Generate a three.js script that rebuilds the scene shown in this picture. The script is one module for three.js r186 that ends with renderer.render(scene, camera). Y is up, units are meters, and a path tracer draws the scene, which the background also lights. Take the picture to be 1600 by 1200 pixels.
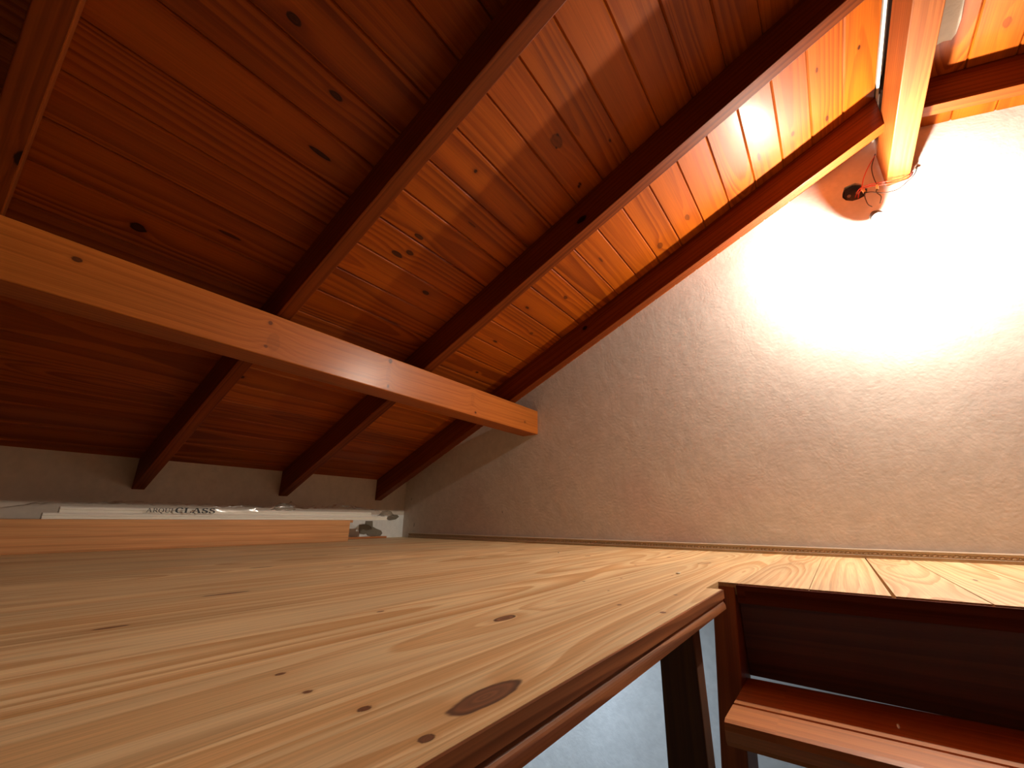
import * as THREE from 'three';
import { RectAreaLightUniformsLib } from 'three/addons/lights/RectAreaLightUniformsLib.js';
import { RoundedBoxGeometry } from 'three/addons/geometries/RoundedBoxGeometry.js';
import { mergeGeometries } from 'three/addons/utils/BufferGeometryUtils.js';
import { TextGeometry } from 'three/addons/geometries/TextGeometry.js';
import { FontLoader } from 'three/addons/loaders/FontLoader.js';

// ------------------------------------------------------------------ camera, light, exposure
// x runs from the low eave wall towards the ridge, y up from the loft deck, z from the gable wall towards the viewer
const scene = new THREE.Scene();
scene.background = new THREE.Color(0x000000);
const camera = new THREE.PerspectiveCamera(2 * Math.atan(600 / 658.76) * 180 / Math.PI, 4 / 3, 0.02, 50);
{
  const yaw = THREE.MathUtils.degToRad(36.4637), pitch = THREE.MathUtils.degToRad(17.7969), roll = THREE.MathUtils.degToRad(0.3936);
  const f0 = new THREE.Vector3(-Math.sin(yaw), 0, -Math.cos(yaw)), r = new THREE.Vector3(Math.cos(yaw), 0, -Math.sin(yaw)), u0 = new THREE.Vector3(0, 1, 0);
  const f = f0.clone().multiplyScalar(Math.cos(pitch)).addScaledVector(u0, Math.sin(pitch));
  const u = u0.clone().multiplyScalar(Math.cos(pitch)).addScaledVector(f0, -Math.sin(pitch));
  const X = r.clone().multiplyScalar(Math.cos(roll)).addScaledVector(u, Math.sin(roll));
  const Y = u.clone().multiplyScalar(Math.cos(roll)).addScaledVector(r, -Math.sin(roll));
  camera.quaternion.setFromRotationMatrix(new THREE.Matrix4().makeBasis(X, Y, f.clone().negate()));
  camera.position.set(2.4784, 0.123, 2.07);
}
const renderer = new THREE.WebGLRenderer({ antialias: true });
renderer.toneMapping = THREE.LinearToneMapping;
renderer.toneMappingExposure = 1.0;
renderer.shadowMap.enabled = true;
RectAreaLightUniformsLib.init();
const BULB = new THREE.Vector3(2.8165, 1.227, 0.14);
const BULB_COLOR = new THREE.Color().setRGB(1, 0.92, 0.78);
const BULB_POWER = 6.5;

// ------------------------------------------------------------------ measures of the place
const SLOPE = THREE.MathUtils.degToRad(24.6415), TAN = Math.tan(SLOPE), COS = Math.cos(SLOPE);
const SLOPE_R = Math.atan(0.2736);
const EAVE = 0.3737, RIDGE_X = 2.9216, END = 4.3, FAR = 5.84, LOW = -2.45;
const ceilY = x => EAVE + TAN * x;
const ceilR = x => 1.7077 - 0.2736 * (x - 2.93);
const RD = 0.1228;                                    // rafter depth, square to the slope
const rafY = x => ceilY(x) - RD / COS;
const rafR = x => ceilR(x) - RD / Math.cos(SLOPE_R);

// ------------------------------------------------------------------ helpers
let seed = 12345;
const rnd = () => ((seed = (seed * 1664525 + 1013904223) >>> 0) / 4294967296);
const PERM = new Float32Array(65536); for (let i = 0; i < 65536; i++) PERM[i] = rnd() * 2 - 1;
function noise(x, y) {
  const xi = Math.floor(x), yi = Math.floor(y); let fx = x - xi, fy = y - yi;
  fx = fx * fx * (3 - 2 * fx); fy = fy * fy * (3 - 2 * fy);
  const a = xi & 255, b = (xi + 1) & 255, c = (yi & 255) << 8, d = ((yi + 1) & 255) << 8;
  const p = PERM[a | c], q = PERM[b | c], r = PERM[a | d], s = PERM[b | d];
  return (p + (q - p) * fx) * (1 - fy) + (r + (s - r) * fx) * fy;
}
const clamp = (v, a = 0, b = 1) => v < a ? a : v > b ? b : v;
const smooth = (a, b, v) => { const t = clamp((v - a) / (b - a)); return t * t * (3 - 2 * t); };
const taken = {};
function numbered(n) { taken[n] = (taken[n] || 0) + 1; return taken[n] === 1 ? n : `${n}_${String(taken[n] - 1).padStart(3, '0')}`; }
function mesh(name, geo, mat, parent) {
  const m = new THREE.Mesh(geo, mat); m.castShadow = m.receiveShadow = true;
  m.name = parent ? name : numbered(name); (parent || scene).add(m); return m;
}
function tag(o, label, category, group, kind) {
  o.userData.label = label; o.userData.category = category;
  if (group) o.userData.group = group; if (kind) o.userData.kind = kind; return o;
}
function thing(name, label, category, at = [0, 0, 0], group, kind) {
  const g = new THREE.Group(); g.name = numbered(name); g.position.set(...at); scene.add(g); return tag(g, label, category, group, kind);
}
const V = (x, y, z) => new THREE.Vector3(x, y, z);
// uv in metres: v along the grain direction, u across it on every face
function grain(geo, dir, du = 0, dv = 0) {
  const g = geo.index ? geo.toNonIndexed() : geo; const L = dir.clone().normalize();
  const p = g.attributes.position, n = g.attributes.normal, uv = new Float32Array(p.count * 2);
  const P = V(0, 0, 0), N = V(0, 0, 0), A = V(0, 0, 0), A2 = V(0, 0, 0);
  for (let i = 0; i < p.count; i++) {
    P.fromBufferAttribute(p, i); N.fromBufferAttribute(n, i); A.crossVectors(N, L);
    if (A.length() < 0.5) { A.set(Math.abs(L.x) < .9 ? 1 : 0, 0, Math.abs(L.x) < .9 ? 0 : 1); A2.crossVectors(L, A).normalize(); uv[2 * i] = P.dot(A) + du; uv[2 * i + 1] = P.dot(A2) + dv; continue; }
    A.normalize(); uv[2 * i] = P.dot(A) + du; uv[2 * i + 1] = P.dot(L) + dv;
  }
  g.setAttribute('uv', new THREE.BufferAttribute(uv, 2)); return g;
}
function box(x0, x1, y0, y1, z0, z1, r = 0) {
  const g = r ? new RoundedBoxGeometry(x1 - x0, y1 - y0, z1 - z0, 2, r) : new THREE.BoxGeometry(x1 - x0, y1 - y0, z1 - z0);
  return g.translate((x0 + x1) / 2, (y0 + y1) / 2, (z0 + z1) / 2);
}
function poly(pts, depth, bevel = 0, holes = []) {      // outline in x, y pushed along z from 0 to depth
  const s = new THREE.Shape(pts.map(p => new THREE.Vector2(p[0], p[1])));
  for (const h of holes) s.holes.push(new THREE.Path(h.map(p => new THREE.Vector2(p[0], p[1]))));
  const g = new THREE.ExtrudeGeometry(s, { depth: depth - 2 * bevel, bevelEnabled: bevel > 0, bevelThickness: bevel, bevelSize: bevel, bevelOffset: -bevel, bevelSegments: 2 });
  return g.translate(0, 0, bevel);
}
function tube(pts, r, seg = 40) { return new THREE.TubeGeometry(new THREE.CatmullRomCurve3(pts.map(p => V(...p))), seg, r, 8); }

// ------------------------------------------------------------------ textures
function dataTexture(w, h, fn, srgb = true, sx = 1, sy = 1, mirror = false) {
  const d = new Uint8Array(w * h * 4), c = [0, 0, 0];
  for (let j = 0; j < h; j++) for (let i = 0; i < w; i++) { fn((i + .5) / w, (j + .5) / h, c); const k = (j * w + i) * 4; d[k] = clamp(c[0], 0, 255); d[k + 1] = clamp(c[1], 0, 255); d[k + 2] = clamp(c[2], 0, 255); d[k + 3] = 255; }
  const t = new THREE.DataTexture(d, w, h, THREE.RGBAFormat); t.magFilter = THREE.LinearFilter; t.minFilter = THREE.LinearMipmapLinearFilter; t.generateMipmaps = true;
  t.wrapS = t.wrapT = mirror ? THREE.MirroredRepeatWrapping : THREE.RepeatWrapping;
  if (srgb) t.colorSpace = THREE.SRGBColorSpace; t.repeat.set(1 / sx, 1 / sy); t.needsUpdate = true; return t;
}
// sawn pine: growth rings of a trunk whose pith wanders under the board; knots push the rings aside
function wood(w, h, sx, sy, o) {
  const { s, early, late, dark, spacing = .011, pith = .5, depth = .05, wander = .05, knots = [], contrast = 1, fibre = 1, blotch = 1, wave = 1, freq = 1 } = o;
  return dataTexture(w, h, (u, v, c) => {
    const a = u * sx, l = v * sy; let kd = 9, kk = null, push = 0;
    for (const k of knots) {
      const dl = (l - k[1]) / k[3]; if (dl > 9 || dl < -9) continue;
      const da = (a - k[0]) / k[2], e = Math.sqrt(da * da + dl * dl * (1 + .25 * noise(a * 90 + s, l * 60)));
      push += (k[5] ?? .8) * k[2] * Math.exp(-(da * da * .22 + dl * dl * .10)); if (e < kd) { kd = e; kk = k; }
    }
    const ac = pith * sx + wander * .5 * noise(l * .55 + s * 3.1, s * 7.7), d = depth + wander * noise(l * .8 * freq + s * 1.7, s * 5.1) + .25 * wander * noise(l * 2.3 + s, s * 9.3);
    const x = a - ac, r = Math.sqrt(x * x + d * d) + .0022 * wave * noise(a * 26 / Math.sqrt(wave) + s * 11, l * 3.4 + s) + .0008 * noise(a * 90, l * 9 + s) + push;
    const q = r / spacing + .5 * noise(r * 60 + s * 13, s), t = q - Math.floor(q), amp = (.45 + .55 * (.5 + .5 * noise(Math.floor(q) * 1.37 + s * 5, s * 3.3))) * contrast;
    let m = (smooth(.15, .86, t) - smooth(.9, 1, t)) * amp;
    const f = fibre * (.055 * noise(a * 620 + s, l * 7) + .04 * noise(a * 1500, l * 16 + s)), b = 1 + f + blotch * (.05 * noise(a * 9 + s, l * 1.3) + .035 * noise(a * 22, l * 5 + s));
    m = clamp(m + .12 * blotch * noise(a * 14 + s * 2, l * 1.9));
    c[0] = (early[0] + (late[0] - early[0]) * m) * b; c[1] = (early[1] + (late[1] - early[1]) * m) * b; c[2] = (early[2] + (late[2] - early[2]) * m) * b;
    if (kk && kd < 2.4) {
      const st = kk[4], edge = kd + .13 * noise(a * 110 + s, l * 32) + .04 * noise(a * 400, l * 120), core = 1 - smooth(.86, 1.08, edge), halo = (1 - smooth(1, 2.3, edge)) * .35 * st;
      const ring = .82 + .18 * noise(kd * 7 + s, 3.3), rim = smooth(.55, .95, edge) * .45;
      for (let i = 0; i < 3; i++) { let z = c[i] + (late[i] - c[i]) * halo; c[i] = z + (dark[i] * ring * (1.25 - rim) - z) * core * st; }
    }
  }, true, sx, sy);
}
const std = (o) => new THREE.MeshPhysicalMaterial(o);

// varnished orange-brown pine of the roof
const VARN = { early: [150, 72, 9], late: [108, 43, 4], dark: [50, 18, 5] };
// one texture for each board in view, counted down from the ridge: [across from lower edge, along, half width, half length, strength]
const BOARD_KNOTS = {
  0: [[.05, .55, .005, .01, .8]], 1: [[.06, .34, .006, .014, .7], [.03, .6, .004, .01, .6]], 2: [[.05, .40, .006, .012, .6]], 3: [[.035, .42, .005, .022, .9], [.06, .47, .004, .012, .7]],
  6: [[.07, .40, .01, .02, .35]], 7: [[.04, .36, .012, .02, .4], [.085, 1.0, .004, .006, .7]], 8: [[.073, 1.147, .016, .03, .4], [.085, 1.16, .004, .006, .9], [.06, 1.13, .003, .005, .9], [.07, 1.155, .003, .005, .9], [.05, .95, .004, .006, .9], [.042, .945, .004, .006, .9]],
  9: [[.05, .55, .004, .02, .5]], 10: [[.070, 1.282, .0055, .0065, 1], [.036, 1.846, .009, .016, .85]], 11: [[.0865, 1.702, .008, .018, .85], [.05, 1.15, .003, .02, .5], [.06, .50, .008, .014, .6]],
  12: [[.0197, 1.269, .008, .020, .8], [.058, 1.657, .006, .034, .9], [.03, .62, .006, .012, .7]], 13: [[.0695, 1.253, .009, .014, .8], [.04, 1.285, .010, .022, .8], [.05, .45, .007, .012, .5]],
  14: [[.08, 1.08, .009, .018, .8], [.03, .58, .006, .016, .8]], 15: [[.05, 1.72, .005, .03, .7]], 16: [[.065, 1.902, .013, .018, 1], [.05, .48, .006, .01, .9]], 17: [[.05, .52, .010, .014, .9]], 18: [[.06, 1.3, .006, .01, .7]], 20: [[.05, 1.42, .008, .012, .9]], 21: [[.06, 1.44, .008, .012, .9], [.03, .8, .006, .01, .7]],
};
const ceilMats = [];
for (let i = 0; i < 25; i++) {
  const j = i % 6, hi = i < 20;
  const map = wood(hi ? 160 : 96, hi ? 1536 : 768, .1203, 4.4, { s: 3.7 + i * 9.1, ...VARN, spacing: [.018, .014, .024, .016, .012, .020][j], pith: [.5, .15, .6, .9, .4, .05][(i * 5) % 6], depth: [.06, .05, .035, .09, .07, .05][j], wander: [.05, .03, .06, .03, .05, .02][j], knots: BOARD_KNOTS[i] || [], contrast: i > 9 ? [.8, 1, .7, .85, 1, .8][j] : [.5, .75, .45, .6, .8, .5][j] });
  ceilMats.push(std({ map, roughness: .5, specularIntensity: .2, clearcoat: .13, clearcoatRoughness: .15 + .02 * j }));
}
// darker stain of the rafters
const BEAM = { early: [118, 54, 14], late: [84, 33, 7], dark: [38, 13, 5] };
const beamTex = [0, 1].map(i => wood(256, 1024, .5, 3.6, { s: 71 + i * 13, ...BEAM, spacing: .015, depth: .06, wander: .03, contrast: .7, knots: [[.12, .75 + i, .014, .016, 1], [.33, 1.9 - i * .6, .010, .014, 1], [.42, 2.6, .012, .018, 1], [.22, 1.35, .008, .012, .8]] }));
const beamMats = beamTex.map(map => std({ map, roughness: .5, specularIntensity: .15, clearcoat: .07, clearcoatRoughness: .2 }));
const darkTex = wood(256, 1024, .4, 3, { s: 133, early: [108, 52, 26], late: [70, 28, 14], dark: [30, 12, 7], spacing: .02, depth: .05, wander: .05, contrast: .7, knots: [[.1, .4, .01, .03, .9], [.25, 2.1, .012, .03, .9]] });
const darkMat = std({ map: darkTex, roughness: .5, clearcoat: .25, clearcoatRoughness: .4 });
const stainTex = wood(256, 1024, .4, 3, { s: 152, early: [200, 126, 66], late: [164, 92, 44], dark: [58, 26, 12], spacing: .024, depth: .04, wander: .06, contrast: .55, knots: [[.12, .9, .01, .03, .9]] });
const stainMat = std({ map: stainTex, roughness: .5, clearcoat: .25, clearcoatRoughness: .4 });
const stringTex = wood(256, 1024, .4, 3, { s: 163, early: [160, 84, 30], late: [122, 56, 17], dark: [40, 18, 8], spacing: .02, depth: .06, wander: .03, contrast: .5 });
const stringMat = std({ map: stringTex, roughness: .5, clearcoat: .25, clearcoatRoughness: .4 });
const gluedTex = wood(256, 1024, .4, 2.4, { s: 181, early: [204, 148, 94], late: [176, 112, 60], dark: [110, 60, 30], spacing: .03, depth: .05, wander: .06, contrast: .6 });
const gluedMat = std({ map: gluedTex, roughness: .62 });

// plaster: colour patches and trowel marks
function plasterTex(base, red, amount, s) {
  return dataTexture(1024, 1024, (u, v, c) => {
    const x = u * 3, y = v * 3; const n = noise(x * 2.1 + s, y * 1.7) * .5 + noise(x * 5.3, y * 4.1 + s) * .3 + noise(x * 17 + s, y * 13) * .2;
    const k = amount * smooth(-.1, .9, noise(x * 1.6 + s * 3, y * 1.3 + 9) * .7 + noise(x * 4.7, y * 3.9 + s) * .4), g = 1 + .045 * n + .018 * noise(x * 90, y * 90) + .02 * noise(x * 40 + 7, y * 34);
    for (let i = 0; i < 3; i++) c[i] = (base[i] + (red[i] - base[i]) * k) * g;
  }, true, 3, 3, true);
}
const plasterBump = dataTexture(2048, 2048, (u, v, c) => {
  const x = u * 2.4, y = v * 2.4, wx = x + .03 * noise(x * 9, y * 9), wy = y + .03 * noise(x * 8 + 40, y * 8);
  const h = .42 * noise(wx * 7, wy * 9) + .30 * noise(wx * 24 + wy * 12, wy * 20 - wx * 6) + .22 * Math.abs(noise(wx * 46, wy * 60 + 5)) + .16 * noise(wx * 120, wy * 110) + .1 * noise(x * 260, y * 250);
  c[0] = c[1] = c[2] = 128 + 100 * h;
}, false, 2.4, 2.4, true);
const wallTex = plasterTex([212, 202, 194], [206, 184, 178], .8, 4);
const wallMat = std({ map: wallTex, bumpMap: plasterBump, bumpScale: .0019, roughness: .9 });
const eaveMat = std({ map: plasterTex([206, 194, 178], [196, 180, 164], .5, 21), bumpMap: plasterBump, bumpScale: .0012, roughness: .92 });
const whiteMat = std({ map: plasterTex([226, 226, 222], [214, 212, 206], .6, 33), bumpMap: plasterBump, bumpScale: .002, roughness: .85 });
const cementMat = std({ map: plasterTex([128, 120, 104], [108, 100, 86], .9, 51), bumpMap: plasterBump, bumpScale: .006, roughness: .95 });
const backMat = std({ color: 0x3a2416, roughness: .9 });
function flatUV(geo, ax, ay) { const g = geo.index ? geo.toNonIndexed() : geo; const p = g.attributes.position, n = g.attributes.normal, uv = new Float32Array(p.count * 2);
  for (let i = 0; i < p.count; i++) { const q = [p.getX(i), p.getY(i), p.getZ(i)], m = [Math.abs(n.getX(i)), Math.abs(n.getY(i)), Math.abs(n.getZ(i))];
    const k = m[0] > m[1] && m[0] > m[2] ? 0 : m[1] > m[2] ? 1 : 2; uv[2 * i] = k === 0 ? q[2] : q[0]; uv[2 * i + 1] = k === 1 ? q[2] : q[1]; }
  g.setAttribute('uv', new THREE.BufferAttribute(uv, 2)); return g; }

// ------------------------------------------------------------------ walls
const holeEdge = [[2.746, 1.494], [2.758, 1.522], [2.779, 1.525], [2.796, 1.526], [2.814, 1.512], [2.817, 1.494], [2.83, 1.486], [2.826, 1.465], [2.814, 1.448], [2.793, 1.442], [2.772, 1.443], [2.752, 1.456], [2.743, 1.475]];
const PT = 0.035;                                      // render coat in which the box is sunk
{
  const g = thing('wall_back', 'beige plastered gable wall rising under the roof slopes behind the lamp', 'wall', [0, 0, 0], null, 'structure');
  const top = x => (x < 2.93 ? ceilY(x) : ceilR(x)) + .02;
  const outline = [[-.15, -.022], [FAR + .15, -.022], [FAR + .15, top(FAR + .15)], [2.93, top(2.93)], [-.15, top(-.15)]];
  mesh('render_coat', flatUV(poly(outline, PT, 0, [holeEdge]).translate(0, 0, -PT)), wallMat, g);
  mesh('masonry', flatUV(poly(outline, .12).translate(0, 0, -PT - .12)), backMat, g);
  for (const [x, y, h] of [[.0703, .2542, .012], [.117, .0827, .02], [.8845, .1641, .008]]) { const m = mesh('nail_hole', new THREE.CapsuleGeometry(.0022, h, 2, 6).scale(1, 1, .1).translate(x, y, 0), std({ color: 0x3a2c26, roughness: .9 }), g); m.userData.label = 'small dark gouge in the plaster'; }
  const b = thing('wall_front', 'grey cement gable wall closing the loft behind the viewer', 'wall', [0, 0, 0], null, 'structure');
  mesh('render_coat', flatUV(poly(outline, .12).translate(0, 0, END)), cementMat, b);
}
tag(mesh('wall_lower', flatUV(box(-.15, FAR + .15, LOW, -.0221, -.15, 0)), whiteMat), 'cool white wall of the room below, seen past the deck edge', 'wall', null, 'structure');
{
  const g = thing('wall_left', 'low plastered eave wall under the rafter feet', 'wall', [0, 0, 0], null, 'structure');
  mesh('painted_plaster', flatUV(mergeGeometries([box(-.15, 0, .147, EAVE + .03, 0, END), box(-.15, 0, -.022, .147, .75, END)])), eaveMat, g);
  const band = mesh('bare_plaster_band', flatUV(box(-.15, .0005, -.022, .1469, 0, .7499)), whiteMat, g); band.userData.label = 'bare white plaster band at the foot of the wall near the corner';
  const patch = [[.311, .107], [.257, .107], [.252, .071], [.221, .058], [.183, .046], [.171, .029], [.184, .013], [.255, .011], [.285, .016], [.296, .028], [.315, .024], [.344, .029], [.356, .052], [.356, .083], [.313, .087]];
  const pg = poly(patch.map(([z, y]) => [-z, y]), .004, .001).rotateY(Math.PI / 2).translate(0, 0, 0);
  const pm = mesh('cement_patch', flatUV(pg), cementMat, g); pm.userData.label = 'rough grey cement patch';
  const p2 = poly([[-.14, .135], [-.10, .15], [-.06, .148], [-.045, .135], [-.07, .118], [-.12, .112], [-.15, .12]], .006, .001).rotateY(Math.PI / 2);
  mesh('cement_patch', flatUV(p2), cementMat, g);
}
tag(mesh('wall_left_lower', flatUV(box(-.15, 0, LOW, -.0221, 0, END)), whiteMat), 'white wall of the room below under the eave', 'wall', null, 'structure');
tag(mesh('wall_right', flatUV(box(FAR, FAR + .15, LOW, ceilR(FAR) + .03, 0, END)), cementMat), 'grey cement wall on the far right beyond the stair well', 'wall', null, 'structure');
tag(mesh('wall_front_lower', flatUV(box(-.15, FAR + .15, LOW, -.0221, END, END + .12)), whiteMat), 'white wall of the room below behind the viewer', 'wall', null, 'structure');
tag(mesh('floor_lower', flatUV(box(-.15, FAR + .15, LOW - .1, LOW, -.15, END + .12)), cementMat), 'grey floor of the room below the loft', 'floor', null, 'structure');

// ------------------------------------------------------------------ ceilings of tongued boards
function boardGeo(width, len, off, th = .012, bv = .0042) {   // underside on y = 0, runs along z
  const a = .0005, w = width - .0005;
  const g = grain(poly([[a + bv, 0], [w - bv, 0], [w, bv], [w, th], [a, th], [a, bv]], len), V(0, 0, 1), .0, off), uv = g.attributes.uv, p = g.attributes.position;
  for (let i = 0; i < uv.count; i++) uv.setXY(i, p.getX(i), p.getZ(i));
  return g;
}
const PITCH = .1093 / COS;
{
  const g = thing('ceiling_left', 'sloping ceiling of varnished orange pine boards over the deck', 'ceiling', [0, 0, 0], null, 'structure');
  const back = poly([[-.15, ceilY(-.15) + .0125 / COS], [2.885, ceilY(2.885) + .0125 / COS], [2.885, ceilY(2.885) + .07], [-.15, ceilY(-.15) + .07]], END + .24).translate(0, 0, -.12);
  mesh('roof_sheathing', flatUV(back), backMat, g);
  const geos = [boardGeo(PITCH, END, 0)];
  for (let k = 0; k < 27; k++) {
    const x0 = 2.885 - (k + 1) * .1093; if (x0 < -.12) break;
    const m = mesh('board', geos[0], ceilMats[Math.min(k, 24)], g); m.position.set(x0, ceilY(x0), 0); m.rotation.z = SLOPE;
  }
  const edge = mesh('insulation_edge', box(2.8855, 2.8935, ceilY(2.885) - .004, ceilY(2.885) + .03, 0, END), std({ color: 0xe9e2d2, roughness: .8 }), g); edge.userData.label = 'white ragged edge of the roof insulation';
  const h = thing('ceiling_right', 'shallower ceiling of varnished pine boards right of the ridge beam', 'ceiling', [0, 0, 0], null, 'structure');
  const CR = Math.cos(SLOPE_R);
  mesh('roof_sheathing', flatUV(poly([[2.885, ceilY(2.885) + .071], [2.885, ceilY(2.885) + .04], [2.96, ceilR(2.96) + .0125 / CR], [FAR + .15, ceilR(FAR + .15) + .0125 / CR], [FAR + .15, ceilR(FAR + .15) + .07], [2.94, ceilR(2.94) + .09]], END + .24).translate(0, 0, -.12)), backMat, h);
  for (let k = 0; k < 25; k++) {
    const x0 = 3.123 + (k - 1) * .1202 * CR; if (x0 > FAR) break;
    const m = mesh('board', geos[0], ceilMats[(k * 2 + 4) % 18], h); m.position.set(x0, ceilR(x0), 0); m.rotation.z = -SLOPE_R;
  }
  // splashed mortar left on the first board
  const sp = [[.0, .40], [.012, .396], [.03, .404], [.05, .40], [.058, .42], [.062, .47], [.058, .56], [.064, .66], [.056, .78], [.05, .95], [.03, 1.02], [.004, 1.0]];
  const sg = poly(sp.map(([a, z]) => [a, z]), .004, .0012).rotateX(Math.PI / 2);
  const sm = mesh('mortar_splash', flatUV(sg), std({ map: plasterTex([196, 188, 172], [140, 128, 112], .9, 77), bumpMap: plasterBump, bumpScale: .006, roughness: .95 }), h);
  sm.position.set(3.022, ceilR(3.022) - .0005, 0); sm.rotation.z = -SLOPE_R; sm.userData.label = 'pale dried mortar splashed over the boards';
}

// ------------------------------------------------------------------ rafters, purlin, ridge
const RAFTERS = [[.2038, .051, 'varnished rafter next to the plastered gable wall'], [.841, .0506, 'middle varnished rafter crossing the ceiling over the shaft of lamplight'], [1.481, .0468, 'varnished rafter with dark knots on its underside, third from gable wall'], [2.118, .05, 'rafter in deep shade at the top left corner']];
RAFTERS.forEach(([z, w, label], i) => {
  const pts = [[0, rafY(0)], [2.885, rafY(2.885)], [2.885, ceilY(2.885) - .0006], [0, ceilY(0) - .0006]];
  const g = grain(poly(pts, w, .0025), V(COS, Math.sin(SLOPE), 0), .13 * i + .03, .37 * i).translate(0, 0, z);
  tag(mesh('rafter', g, beamMats[i % 2]), label, 'beam', 'sloping rafters');
});
{
  const z = .2038, x0 = 2.9585, pts = [[x0, rafR(x0)], [FAR, rafR(FAR)], [FAR, ceilR(FAR) - .0006], [x0, ceilR(x0) - .0006]];
  tag(mesh('rafter', grain(poly(pts, .051, .0025), V(Math.cos(SLOPE_R), -Math.sin(SLOPE_R), 0), .2, .5).translate(0, 0, z), beamMats[1]), 'short dark rafter stretch right of the ridge beam', 'beam', 'sloping rafters');
}
{
  const map = wood(512, 2048, .6, 4.4, { s: 211, early: [162, 90, 32], late: [132, 66, 20], dark: [84, 40, 16], spacing: .02, pith: .3, depth: .05, wander: .05, contrast: .6,
    knots: [[.05, .137, .008, .008, .5], [.020, .561, .005, .006, 1, 2], [.08, .585, .03, .012, .08, .5], [.125, 1.085, .010, .008, .9, 1.5], [.02, 1.085, .007, .005, .8, 1.5], [.07, 1.09, .03, .010, .1, .6], [.11, 1.55, .007, .008, .7, 2], [.05, 1.53, .03, .02, .12, .7], [.03, 1.55, .005, .006, .6, 1.5], [.1, 1.99, .006, .009, .9], [.09, 2.7, .01, .01, 1]] });
  const PUR = { x0: 1.0339, x1: 1.1426, y0: .5995, y1: .7415 };
  const g = grain(box(PUR.x0, PUR.x1, PUR.y0, PUR.y1, .0005, END - .0005, .004), V(0, 0, 1));
  // the side towards the ridge takes u = height above the lower arris
  const uv = g.attributes.uv, p = g.attributes.position, n = g.attributes.normal;
  for (let i = 0; i < uv.count; i++) uv.setX(i, n.getX(i) > .6 ? p.getY(i) - PUR.y0 : uv.getX(i) + .3);
  tag(mesh('purlin_beam', g, std({ map, bumpMap: map, bumpScale: .0008, roughness: .5, specularIntensity: .22, clearcoat: .2, clearcoatRoughness: .27 })), 'thick horizontal pine beam carrying the rafters low on the left', 'beam');
  const rg = grain(box(2.8852, 2.9578, 1.4557, 1.6173, .0005, END - .0005, .003), V(0, 0, 1), .11, .2);
  tag(mesh('ridge_beam', rg, std({ map: wood(256, 2048, .5, 4.4, { s: 233, early: [160, 90, 38], late: [126, 62, 22], dark: [80, 38, 16], spacing: .013, depth: .08, wander: .02, contrast: .7, knots: [[.05, .4, .006, .012, .9]] }), roughness: .5, specularIntensity: .2, clearcoat: .1, clearcoatRoughness: .25 })), 'upright pine ridge beam ending in the gable wall above the lamp', 'beam');
}

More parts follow.
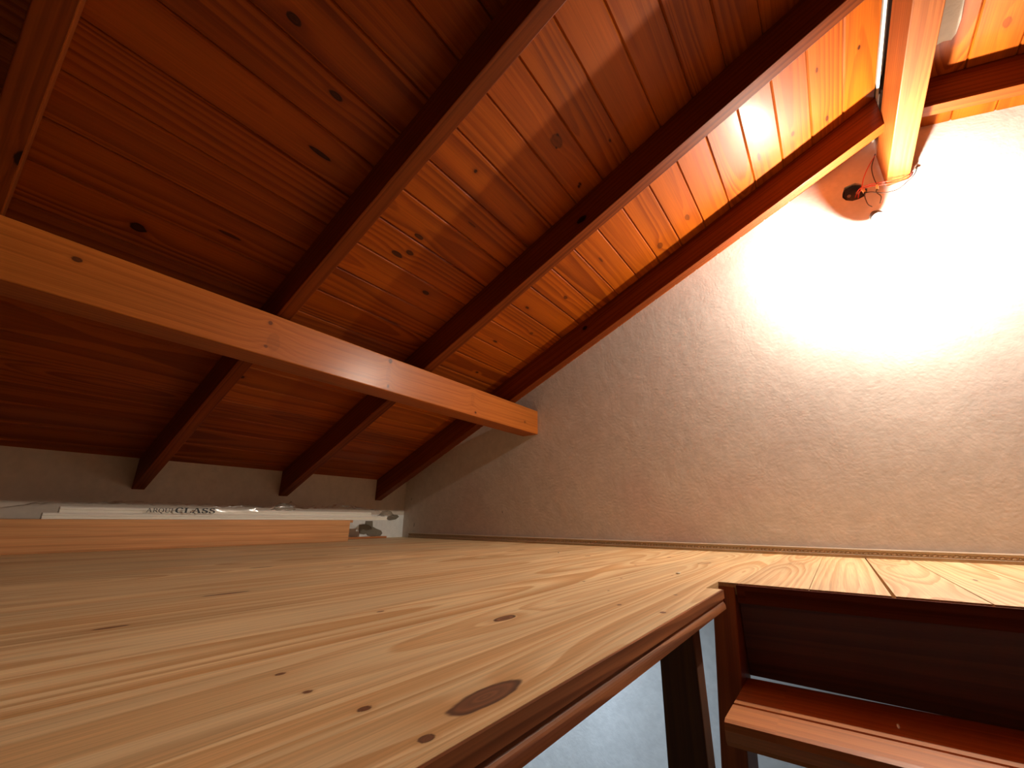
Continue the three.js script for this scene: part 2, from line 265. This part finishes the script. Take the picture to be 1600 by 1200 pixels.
// ------------------------------------------------------------------ loft deck
const PW = .1211, DT = .022, WELL = 1.0222, NX = 2.282;
{
  const g = thing('floor', 'loft deck of light unvarnished pine planks with knots', 'floor', [0, 0, 0], null, 'structure');
  const PINE = { early: [233, 205, 157], late: [198, 148, 92], dark: [128, 84, 54], wave: 2.6, freq: 1.8 };
  const special = {
    0: [[.0806, 1.79, .0115, .040, 1, 2.6], [.0286, 1.855, .0035, .005, 1, .3], [.0923, 1.858, .004, .006, 1, .3], [.0896, 1.4116, .004, .006, .9, .3], [.019, 1.3965, .003, .005, .9, .2], [.06, 1.25, .003, .005, .8, .2], [.10, 1.06, .005, .012, .7, .3], [.05, .7, .002, .004, .9]],
    1: [[.058, 1.577, .008, .021, .9, 2.4], [.0911, 1.8632, .003, .004, 1, .2], [.0372, 1.8566, .0025, .004, 1, .2], [.080, .605, .018, .045, .25, 1.2], [.0958, .98, .002, .004, .9], [.02, 1.1, .0025, .004, 1], [.07, 1.28, .002, .004, 1]],
    2: [[.018, 1.651, .003, .005, .8, .2], [.06, .8, .003, .005, 1], [.10, 1.2, .0025, .004, 1], [.05, .45, .004, .02, .9]],
    5: [[.06, 1.72, .006, .035, .9, .6]], 8: [[.05, 1.5, .006, .03, .9]], 4: [[.05, .6, .004, .02, .9], [.09, 1.9, .005, .02, .8]], 10: [[.06, 1.2, .006, .03, .9]], 7: [[.05, .5, .005, .03, .9]], 12: [[.06, .9, .006, .03, .9]],
  };
  for (let k = 0; k < 19; k++) {
    const x1 = 2.2895 - k * PW, x0 = Math.max(x1 - PW, 0), near = k < 7;
    const map = wood(near ? 320 : 128, near ? 2048 : 1024, PW, 2.9, { s: 301 + k * 17.3, ...PINE, spacing: [.016, .016, .026, .014, .022, .018, .024][k % 7], pith: [.75, .35, .2, .6, .1, .9, .5][k % 7], depth: [.035, .045, .03, .07, .05, .04, .06][k % 7], wander: [.055, .05, .07, .03, .05, .06, .04][k % 7], contrast: [.8, .75, 1.1, .7, .8, .7, .9][k % 7], knots: special[k] || [] });
    map.repeat.set(1 / PW, 1 / 2.9);
    const mat = std({ map, roughness: .58, clearcoat: .12, clearcoatRoughness: .35 });
    const e = .0001; let geo;
    if (k === 0) geo = poly([[x0 + e, 0], [x1 - e, 0], [x1 - e, -WELL], [2.251, -WELL], [2.251, -1.131], [NX - .003, -1.131], [NX - .003, -END], [x0 + e, -END]], DT).rotateX(-Math.PI / 2).translate(0, -DT, 0);
    else geo = box(x0 + e, x1 - e, -DT, 0, 0, END);
    geo = grain(geo, V(0, 0, 1)); const uv = geo.attributes.uv, n = geo.attributes.normal, p = geo.attributes.position;
    for (let i = 0; i < uv.count; i++) if (n.getY(i) > .5) uv.setXY(i, p.getX(i) - x0, p.getZ(i));
    mesh('plank', geo, mat, g);
  }
  const strips = [0, 1, 2, 3, 4].map(i => { const map = wood(256, 1024, PW, 1.1, { s: 801 + i * 31, early: [232, 200, 152], late: [196, 144, 92], dark: [110, 72, 46], spacing: [.014, .017, .013, .010, .016][i], pith: [.3, .6, .4, .8, .5][i], depth: [.03, .028, .035, .06, .04][i], wander: [.08, .09, .07, .04, .06][i], contrast: .8, knots: [[[.06, .42, .02, .06, .15, 1.3]], [], [[.05, .3, .015, .03, .15, 1]], [[.05, .62, .003, .018, .9]], []][i] }); return std({ map, roughness: .58, clearcoat: .12, clearcoatRoughness: .35 }); });
  for (let k = 0; k < 30; k++) {
    const x0 = 2.2895 + k * PW, x1 = Math.min(x0 + PW, FAR); if (x0 > FAR - .01) break;
    const a = k === 0 ? .0002 : k === 1 ? .0006 : k === 2 ? .0030 : .0009, b = k === 0 ? .0006 : k === 1 ? .0016 : .0009;
    const z1 = WELL + [0, .001, -.0005, .0008, 0][k % 5];
    const geo = grain(poly([[x0 + a, 0], [x1 - b * .4, 0], [x1 - b, -z1], [x0 + a * 1.5, -z1]], DT).rotateX(-Math.PI / 2).translate(0, -DT, 0), V(0, 0, 1));
    const uv = geo.attributes.uv, n = geo.attributes.normal, p = geo.attributes.position;
    for (let i = 0; i < uv.count; i++) if (n.getY(i) > .5) uv.setXY(i, p.getX(i) - x0, p.getZ(i));
    mesh('plank', geo, strips[k % 5], g);
  }
}
// nosing along the open side of the deck: square lip, hollow and bead
{
  const pr = [[-.0029, -.0004], [0, -.0004], [0, -.015], [-.0035, -.0175], [-.0035, -.0195]];
  for (let i = 0; i <= 6; i++) { const t = i / 6 * Math.PI * .5; pr.push([-.0035 + .0055 * Math.sin(t) * (1 - .2 * t), -.0195 - .006 * (1 - Math.cos(t)) - .0012 * i]); }
  pr.push([-.004, -.0345], [-.03, -.0345], [-.03, -.0222], [-.0029, -.0222]);
  const geo = grain(poly(pr, END - 1.1315), V(0, 0, 1), .05, .3).translate(NX, 0, 1.131);
  tag(mesh('deck_nosing', geo, std({ map: wood(256, 2048, .2, 3.4, { s: 401, early: [178, 112, 66], late: [122, 66, 32], dark: [66, 32, 16], spacing: .006, depth: .08, wander: .03, contrast: 1, blotch: 3 }), roughness: .55, specularIntensity: .5, clearcoat: .1, clearcoatRoughness: .3 })), 'brown stained moulded nosing along the open deck edge', 'trim');
}
// carved strip along the foot of the gable wall
{
  const g = thing('trim_1', 'thin carved wooden strip along the foot of the gable wall', 'trim', [0, 0, 0], null, 'structure');
  const mat = std({ map: wood(128, 1024, .1, 3, { s: 455, early: [186, 166, 142], late: [164, 140, 116], dark: [90, 60, 40], spacing: .008, depth: .05, wander: .02, contrast: .6 }), roughness: .75 });
  // profile in (z, y)
  const pr = [[.0005, .0005], [.030, .0005], [.031, .010], [.028, .0115], [.0265, .021], [.029, .0225], [.030, .028], [.026, .031], [.0005, .031]];
  const geo = grain(poly(pr.map(([z, y]) => [-z, y]), FAR - .2).rotateY(Math.PI / 2), V(1, 0, 0)).translate(.10, 0, 0);
  mesh('moulding', geo, mat, g);
  const list = []; for (let x = .14; x < 4.2; x += .0255) { const q = .0026; list.push(new THREE.SphereGeometry(1, 6, 4).scale(.0085, .0045, q).rotateZ(.5).translate(x, .0162, .0272)); list.push(new THREE.SphereGeometry(1, 6, 4).scale(.0042, .0035, q).translate(x + .0125, .0155, .0272)); }
  const c = mesh('carving', grain(mergeGeometries(list), V(1, 0, 0)), mat, g); c.userData.kind = 'stuff';
}

// ------------------------------------------------------------------ stair well: fascia, ladder, post
{
  const x1 = FAR, geo = poly([[2.2825, -.0224], [x1, -.0224], [x1, -.19], [2.62, -.1762], [2.2825, -.1695]], .03, .001).translate(0, 0, .97);
  tag(mesh('well_fascia', grain(geo, V(1, 0, 0), .1, .2), darkMat), 'dark stained board facing the stair well under the plank ends', 'board');
  tag(mesh('edge_strip', grain(box(2.2855, x1, -.036, -.0025, 1.0242, 1.0302, .001), V(1, 0, 0), .3, .7), std({ map: darkTex, roughness: .8, specularIntensity: .3 })), 'thin dark strip covering the cut plank ends above the stair well', 'trim');
}
{
  const g = thing('loft_ladder', 'steep stained wooden ladder rising to the corner of the deck', 'ladder', [2.65, LOW, 1.8]);
  const k = .35, oz = g.position.z, oy = g.position.y, ox = g.position.x;
  for (const [xa, xb] of [[2.238, 2.2815], [3.02, 3.062]]) {
    const yt = -.008, zt = 1.0245, yb = LOW, zb = zt + (yt - yb) * k, D = .095;
    const out = xa < 2.5 ? [[zt, yt], [zb, yb], [zb - D, yb], [zt - D, yt]] : [[1.0392, -.05], [zb, yb], [zb - D, yb], [.9967, -.2], [1.032, -.2], [1.032, -.05]];
    const s = poly(out.map(([z, y]) => [-(z - oz), y - oy]), xb - xa, .002).rotateY(Math.PI / 2).translate(xa - ox, 0, 0);
    mesh('stringer', grain(s, V(0, 1, -.35), .07 + xa * .1, .4), stringMat, g);
  }
  for (let i = 0; i < 10; i++) {
    const y = -.17 - i * .23, dz = i * .23 * k; if (y < LOW + .1) break;
    const pr = [[1.017, y - .034], [1.017, y], [1.166, y], [1.168, y - .0025], [1.172, y - .0025], [1.174, y], [1.238, y], [1.246, y - .003], [1.25, y - .012], [1.25, y - .026], [1.243, y - .034]];
    const t = poly(pr.map(([z, yy]) => [-(z + dz - oz), yy - oy]), 3.0195 - 2.282, 0).rotateY(Math.PI / 2).translate(2.282 - ox, 0, 0);
    mesh('tread', grain(t, V(1, 0, 0), .06, .3 + i * .2), stainMat, g);
  }
}
{
  const g = thing('support_post', 'rough dark board propped upright under the deck edge', 'post', [2.22, LOW, 1.23]);
  const pts = [[-.030, 0], [.033, 0], [.034, .8], [.030, 1.6], [.032, 2.2], [.031, 2.4], [-.028, 2.4], [-.031, 2.2], [-.028, 1.5], [-.032, .7]];
  mesh('board', grain(poly(pts, .042, .002).translate(0, 0, -.021), V(0, 1, 0), .1, 0), std({ map: wood(128, 1024, .2, 2.4, { s: 511, early: [100, 58, 18], late: [72, 38, 10], dark: [40, 22, 12], spacing: .012, depth: .05, wander: .03, contrast: .8 }), roughness: .75 }), g);
}

// ------------------------------------------------------------------ boxing and packed mouldings along the eave
{
  const g = thing('timber_boxing', 'long pale pine boxing standing on the deck along the eave wall', 'box', [.13, 0, 2.4]);
  const z0 = .592, z1 = END - .02;
  mesh('front_board', grain(box(.238, .256, .0005, .113, z0, z1, .0015), V(0, 0, 1), .02, .1).translate(-.13, 0, -2.4), gluedMat, g);
  mesh('top_board', grain(box(.03, .2378, .099, .113, z0 - .03, z1, .0015), V(0, 0, 1), .22, .5).translate(-.13, 0, -2.4), gluedMat, g);
}
tag(mesh('wood_offcut', grain(box(.02, .05, .0005, .012, .17, .56, .001), V(0, 0, 1)), stainMat), 'thin reddish wood strip lying at the eave wall beyond the boxing', 'wood strip');
const pvc = std({ color: 0xf6f2e6, roughness: .35 });
const PACK = [[.213, .1135, .330, 1.80, 'lowest white moulding of the wrapped bundle, poking out nearest the gable wall'], [.176, .1135, .36, 1.74, 'white moulding lying behind the front one on the boxing'], [.204, .1356, .44, 1.76, 'topmost white moulding of the wrapped bundle']];
for (const [x, y, z0, z1, label] of PACK) {
  const w = .032, h = .0212, pr = [[0, 0], [w, 0], [w, h * .30], [w - .007, h * .36], [w - .007, h * .50], [w - .002, h * .56], [w - .002, h * .74], [w - .008, h], [.003, h], [0, h - .004]];
  const geo = poly(pr, z1 - z0).translate(x, y, z0); tag(mesh('white_moulding', geo, pvc), label, 'moulding', 'wrapped white mouldings');
}
{
  // crinkled clear sleeve: a closed wrinkled skin round the bundle with a gathered tuft and a twisted end
  const g = thing('plastic_sleeve', 'crinkled clear plastic sleeve with dark print around the white mouldings', 'packaging', [.21, .1135, 2]);
  const NU = 26, NV = 260, zs = .34, ze = 3.4, pos = [], idx = [];
  for (let j = 0; j <= NV; j++) {
    const t = j / NV, z = zs + (ze - zs) * t, open = smooth(0, .03, t);
    const up = .012 + .012 * smooth(-.4, .2, noise(z * 3.1, 4)) + .018 * Math.exp(-(((z - .62) / .16) ** 2)) + .030 * Math.exp(-(((z - .95) / .05) ** 2));
    for (let i = 0; i < NU; i++) {
      const a = i / NU * Math.PI * 2, cx = Math.cos(a), cy = Math.sin(a), sq = v => Math.sign(v) * Math.pow(Math.abs(v), .55);
      const tight = z > 1.15 && z < 1.65 ? .3 : z > 1.8 ? 2.2 : 1, flat = 1 - .45 * smooth(1.74, 1.95, z);
      let x = .212 + sq(cx) * .0365, y = .1355 + sq(cy) * .0238;
      const wr = tight * (.0016 * noise(a * 2.5, z * 34) + .0011 * noise(a * 6 + 9, z * 90) + .002 * noise(a * 1.2, z * 12)), rad = Math.max(wr, -.0006) + .0006;
      x += cx * rad; y += cy * rad + (cy > .2 ? up * (cy - .2) * (.8 + .5 * noise(a * 4, z * 40)) : 0);
      x = .212 + (x - .212) * (.35 + .65 * open); y = Math.max(.1138, .137 + (y - .137) * (.25 + .75 * open)); y = .1138 + (y - .1138) * flat; if (cx > .3) x = Math.max(x, .212 + .0345 * open);
      pos.push(x - .21, y - .1135, z - 2);
    }
  }
  for (let j = 0; j < NV; j++) for (let i = 0; i < NU; i++) { const a = j * NU + i, b = j * NU + (i + 1) % NU, c = a + NU, d = b + NU; idx.push(a, b, d, a, d, c); }
  const geo = new THREE.BufferGeometry(); geo.setAttribute('position', new THREE.Float32BufferAttribute(pos, 3)); geo.setIndex(idx); geo.computeVertexNormals();
  const film = std({ color: 0xffffff, roughness: .12, transmission: 1, thickness: 0, ior: 1.45, side: THREE.DoubleSide });
  mesh('film', geo, film, g);
  // gathered tuft
  const tp = [], ti = [], M = 18, K = 12; for (let j = 0; j <= M; j++) for (let i = 0; i <= K; i++) { const u = i / K, v = j / M, a = (u - .5) * 2.6; const r = .012 + .034 * v; tp.push(.205 - .21 + .014 * noise(u * 9, v * 6 + 2) * v, .150 - .1135 + Math.cos(a) * r * .95 + .006 * noise(u * 12, v * 9) * v, .95 - 2 + Math.sin(a) * r * 1.4 + .008 * noise(u * 10 + 5, v * 8) * v); }
  for (let j = 0; j < M; j++) for (let i = 0; i < K; i++) { const a = j * (K + 1) + i; ti.push(a, a + 1, a + K + 2, a, a + K + 2, a + K + 1); }
  const tg = new THREE.BufferGeometry(); tg.setAttribute('position', new THREE.Float32BufferAttribute(tp, 3)); tg.setIndex(ti); tg.computeVertexNormals();
  mesh('gathered_tuft', tg, std({ color: 0xb9b2a6, roughness: .15, transmission: .75, thickness: 0, side: THREE.DoubleSide }), g);
  const eg = tg.clone().translate(0, -.022, -.64).scale(1, 1, 1); mesh('twisted_end', eg, std({ color: 0xb9b2a6, roughness: .15, transmission: .75, thickness: 0, side: THREE.DoubleSide }), g);
  // print on the sleeve, facing the room
  const ink = std({ color: 0x15161c, roughness: .5 });
  const serifB = await new FontLoader().loadAsync('fonts/droid/droid_serif_bold.typeface.json'), serif = await new FontLoader().loadAsync('fonts/droid/droid_serif_regular.typeface.json');
  const put = (str, font, size, z, y, len) => { const t = new TextGeometry(str, { font, size, depth: .0003, curveSegments: 4 }); t.computeBoundingBox(); const w = t.boundingBox.max.x - t.boundingBox.min.x; t.scale(len / w, 1, 1); t.rotateY(Math.PI / 2); t.translate(.2525 - .21, y - .1135, z - 2); const m = mesh('lettering', t, ink, g); m.userData.label = 'dark printed lettering'; };
  put('ARQUI', serif, .0165, 1.519, .1405, .090);
  put('CLASS', serifB, .0215, 1.425, .1395, .148);
}

// ------------------------------------------------------------------ junction box, wires, bulb
{
  const g = thing('junction_box', 'dark round electrical box sunk in a ragged hole beside the ridge beam', 'electrical box', [2.786, 1.485, -.034]);
  const m = std({ color: 0x4a434c, roughness: .8 });
  const cup = new THREE.LatheGeometry([[0, 0], [.036, 0], [.036, .026], [.0375, .026], [.0375, -.0005], [0, -.0005]].map(p => new THREE.Vector2(p[0], p[1])), 8).rotateX(Math.PI / 2);
  mesh('cup', cup, m, g);
  for (const a of [.6, 2.7]) mesh('knockout', new THREE.CylinderGeometry(.007, .007, .002, 12).rotateX(Math.PI / 2).translate(Math.cos(a) * .018, Math.sin(a) * .018, .002), std({ color: 0xb4aca4, roughness: .7 }), g);
}
const redMat = std({ color: 0xc8321a, roughness: .4 }), blackMat = std({ color: 0x2a1c16, roughness: .45 });
tag(mesh('electric_wire', tube([[2.880, 1.614, .012], [2.845, 1.557, .03], [2.819, 1.503, .04], [2.811, 1.481, .03], [2.795, 1.462, -.012]], .0018), redMat), 'red wire running from the rafter end down into the box', 'wire', 'lamp wires');
tag(mesh('electric_wire', tube([[2.793, 1.452, -.01], [2.800, 1.463, .02], [2.824, 1.453, .05], [2.877, 1.430, .06], [2.922, 1.428, .05], [2.957, 1.447, .03], [2.972, 1.475, .012]], .0022), redMat), 'lower of the two red wires stretched under the ridge beam', 'wire', 'lamp wires');
tag(mesh('electric_wire', tube([[2.785, 1.462, -.012], [2.798, 1.470, .025], [2.822, 1.460, .052], [2.876, 1.440, .064], [2.921, 1.437, .054], [2.957, 1.455, .034], [2.970, 1.48, .015]], .0018), redMat), 'upper of the two red wires stretched under the ridge beam', 'wire', 'lamp wires');
tag(mesh('electric_wire', tube([[2.8835, 1.625, .008], [2.856, 1.55, .03], [2.849, 1.478, .05], [2.85, 1.434, .06], [2.838, 1.397, .08], [2.843, 1.353, .105], [2.832, 1.318, .118]], .0018), blackMat), 'dark wire dropping beside the ridge beam to the lamp holder', 'wire', 'lamp wires');
tag(mesh('electric_wire', tube([[2.806, 1.452, .015], [2.826, 1.425, .05], [2.864, 1.394, .06], [2.905, 1.396, .05], [2.935, 1.418, .04], [2.972, 1.457, .022], [2.992, 1.5, .003]], .0018), blackMat), 'dark wire sagging below the red ones to the right', 'wire', 'lamp wires');
tag(mesh('electric_wire', tube([[2.811, 1.448, .03], [2.804, 1.397, .06], [2.801, 1.338, .1], [2.806, 1.314, .118]], .0018), blackMat), 'short dark wire from the box splice to the lamp holder', 'wire', 'lamp wires');
{
  const tape = std({ color: 0xd8c7a0, roughness: .6 });
  tag(mesh('wire_splice', tube([[2.809, 1.470, .026], [2.810, 1.455, .031], [2.812, 1.436, .04]], .006, 8), tape), 'pale taped wire splice hanging before the box', 'splice', 'taped splices');
  tag(mesh('wire_splice', tube([[2.850, 1.440, .058], [2.847, 1.425, .066], [2.843, 1.410, .073]], .005, 8), tape), 'pale taped wire splice in front of the ridge beam end', 'splice', 'taped splices');
}
{
  const g = thing('hanging_bulb', 'bare glowing bulb in a dark lamp holder hanging on wires', 'lamp', [BULB.x, BULB.y, BULB.z]);
  const axis = V(-.1, .84, -.53).normalize(), q = (m) => { m.quaternion.setFromUnitVectors(V(0, 1, 0), axis); return m; };
  const holder = new THREE.LatheGeometry([[0, .082], [.010, .082], [.013, .076], [.0135, .066], [.021, .058], [.0225, .036], [.019, .033], [.0, .033]].map(p => new THREE.Vector2(...p)), 20);
  q(mesh('lamp_holder', holder, std({ color: 0x2b2522, roughness: .5 }), g));
  const prof = []; for (let i = 0; i <= 16; i++) { const t = i / 16 * Math.PI * .80; prof.push(new THREE.Vector2(.030 * Math.sin(t), -.030 * Math.cos(t))); } prof.push(new THREE.Vector2(.0135, .036));
  q(mesh('bulb_globe', new THREE.LatheGeometry(prof, 28), std({ color: 0xffffff, roughness: .4, emissive: new THREE.Color().setRGB(1, .9, .72), emissiveIntensity: 6 }), g));
  const l = new THREE.PointLight(BULB_COLOR, BULB_POWER, 0, 2); l.castShadow = true; l.shadow.radius = .6; l.name = 'bulb_light'; g.add(l);
}

// ------------------------------------------------------------------ lamp of the room below, fixed under the deck
{
  const g = thing('ceiling_panel_lamp', 'cool white panel lamp under the loft deck lighting the room below', 'lamp', [1.2, -.0225, .62]);
  mesh('housing', new RoundedBoxGeometry(.6, .03, .6, 2, .004).translate(0, -.0155, 0), std({ color: 0xf0f0f0, roughness: .5 }), g);
  mesh('diffuser', new THREE.BoxGeometry(.56, .004, .56).translate(0, -.0325, 0), std({ color: 0xffffff, emissive: new THREE.Color().setRGB(.75, .88, 1), emissiveIntensity: 2 }), g);
  const l = new THREE.RectAreaLight(new THREE.Color().setRGB(.66, .81, 1), 13, .56, .56); l.position.set(0, -.037, 0); l.rotation.x = -Math.PI / 2; l.name = 'panel_light'; g.add(l);
}

// ------------------------------------------------------------------ crumbs on the deck
{
  const m = std({ color: 0xf2ead8, roughness: .8 });
  const chip = (x, z, l, turn, label) => { const c = mesh('plaster_chip', new THREE.TetrahedronGeometry(1, 1).scale(l, .0022, l * .35), m); c.position.set(x, .0018, z); c.rotation.y = turn; tag(c, label, 'chip', 'white crumbs on the deck'); };
  chip(2.1458, .9398, .008, .9, 'white plaster crumb on the deck near the ladder corner');
  chip(1.5835, .5464, .005, .3, 'white plaster crumb on the deck near the gable wall');
}
scene.traverse(o => { if (o.isMesh) { o.castShadow = true; o.receiveShadow = true; } });
renderer.render(scene, camera);
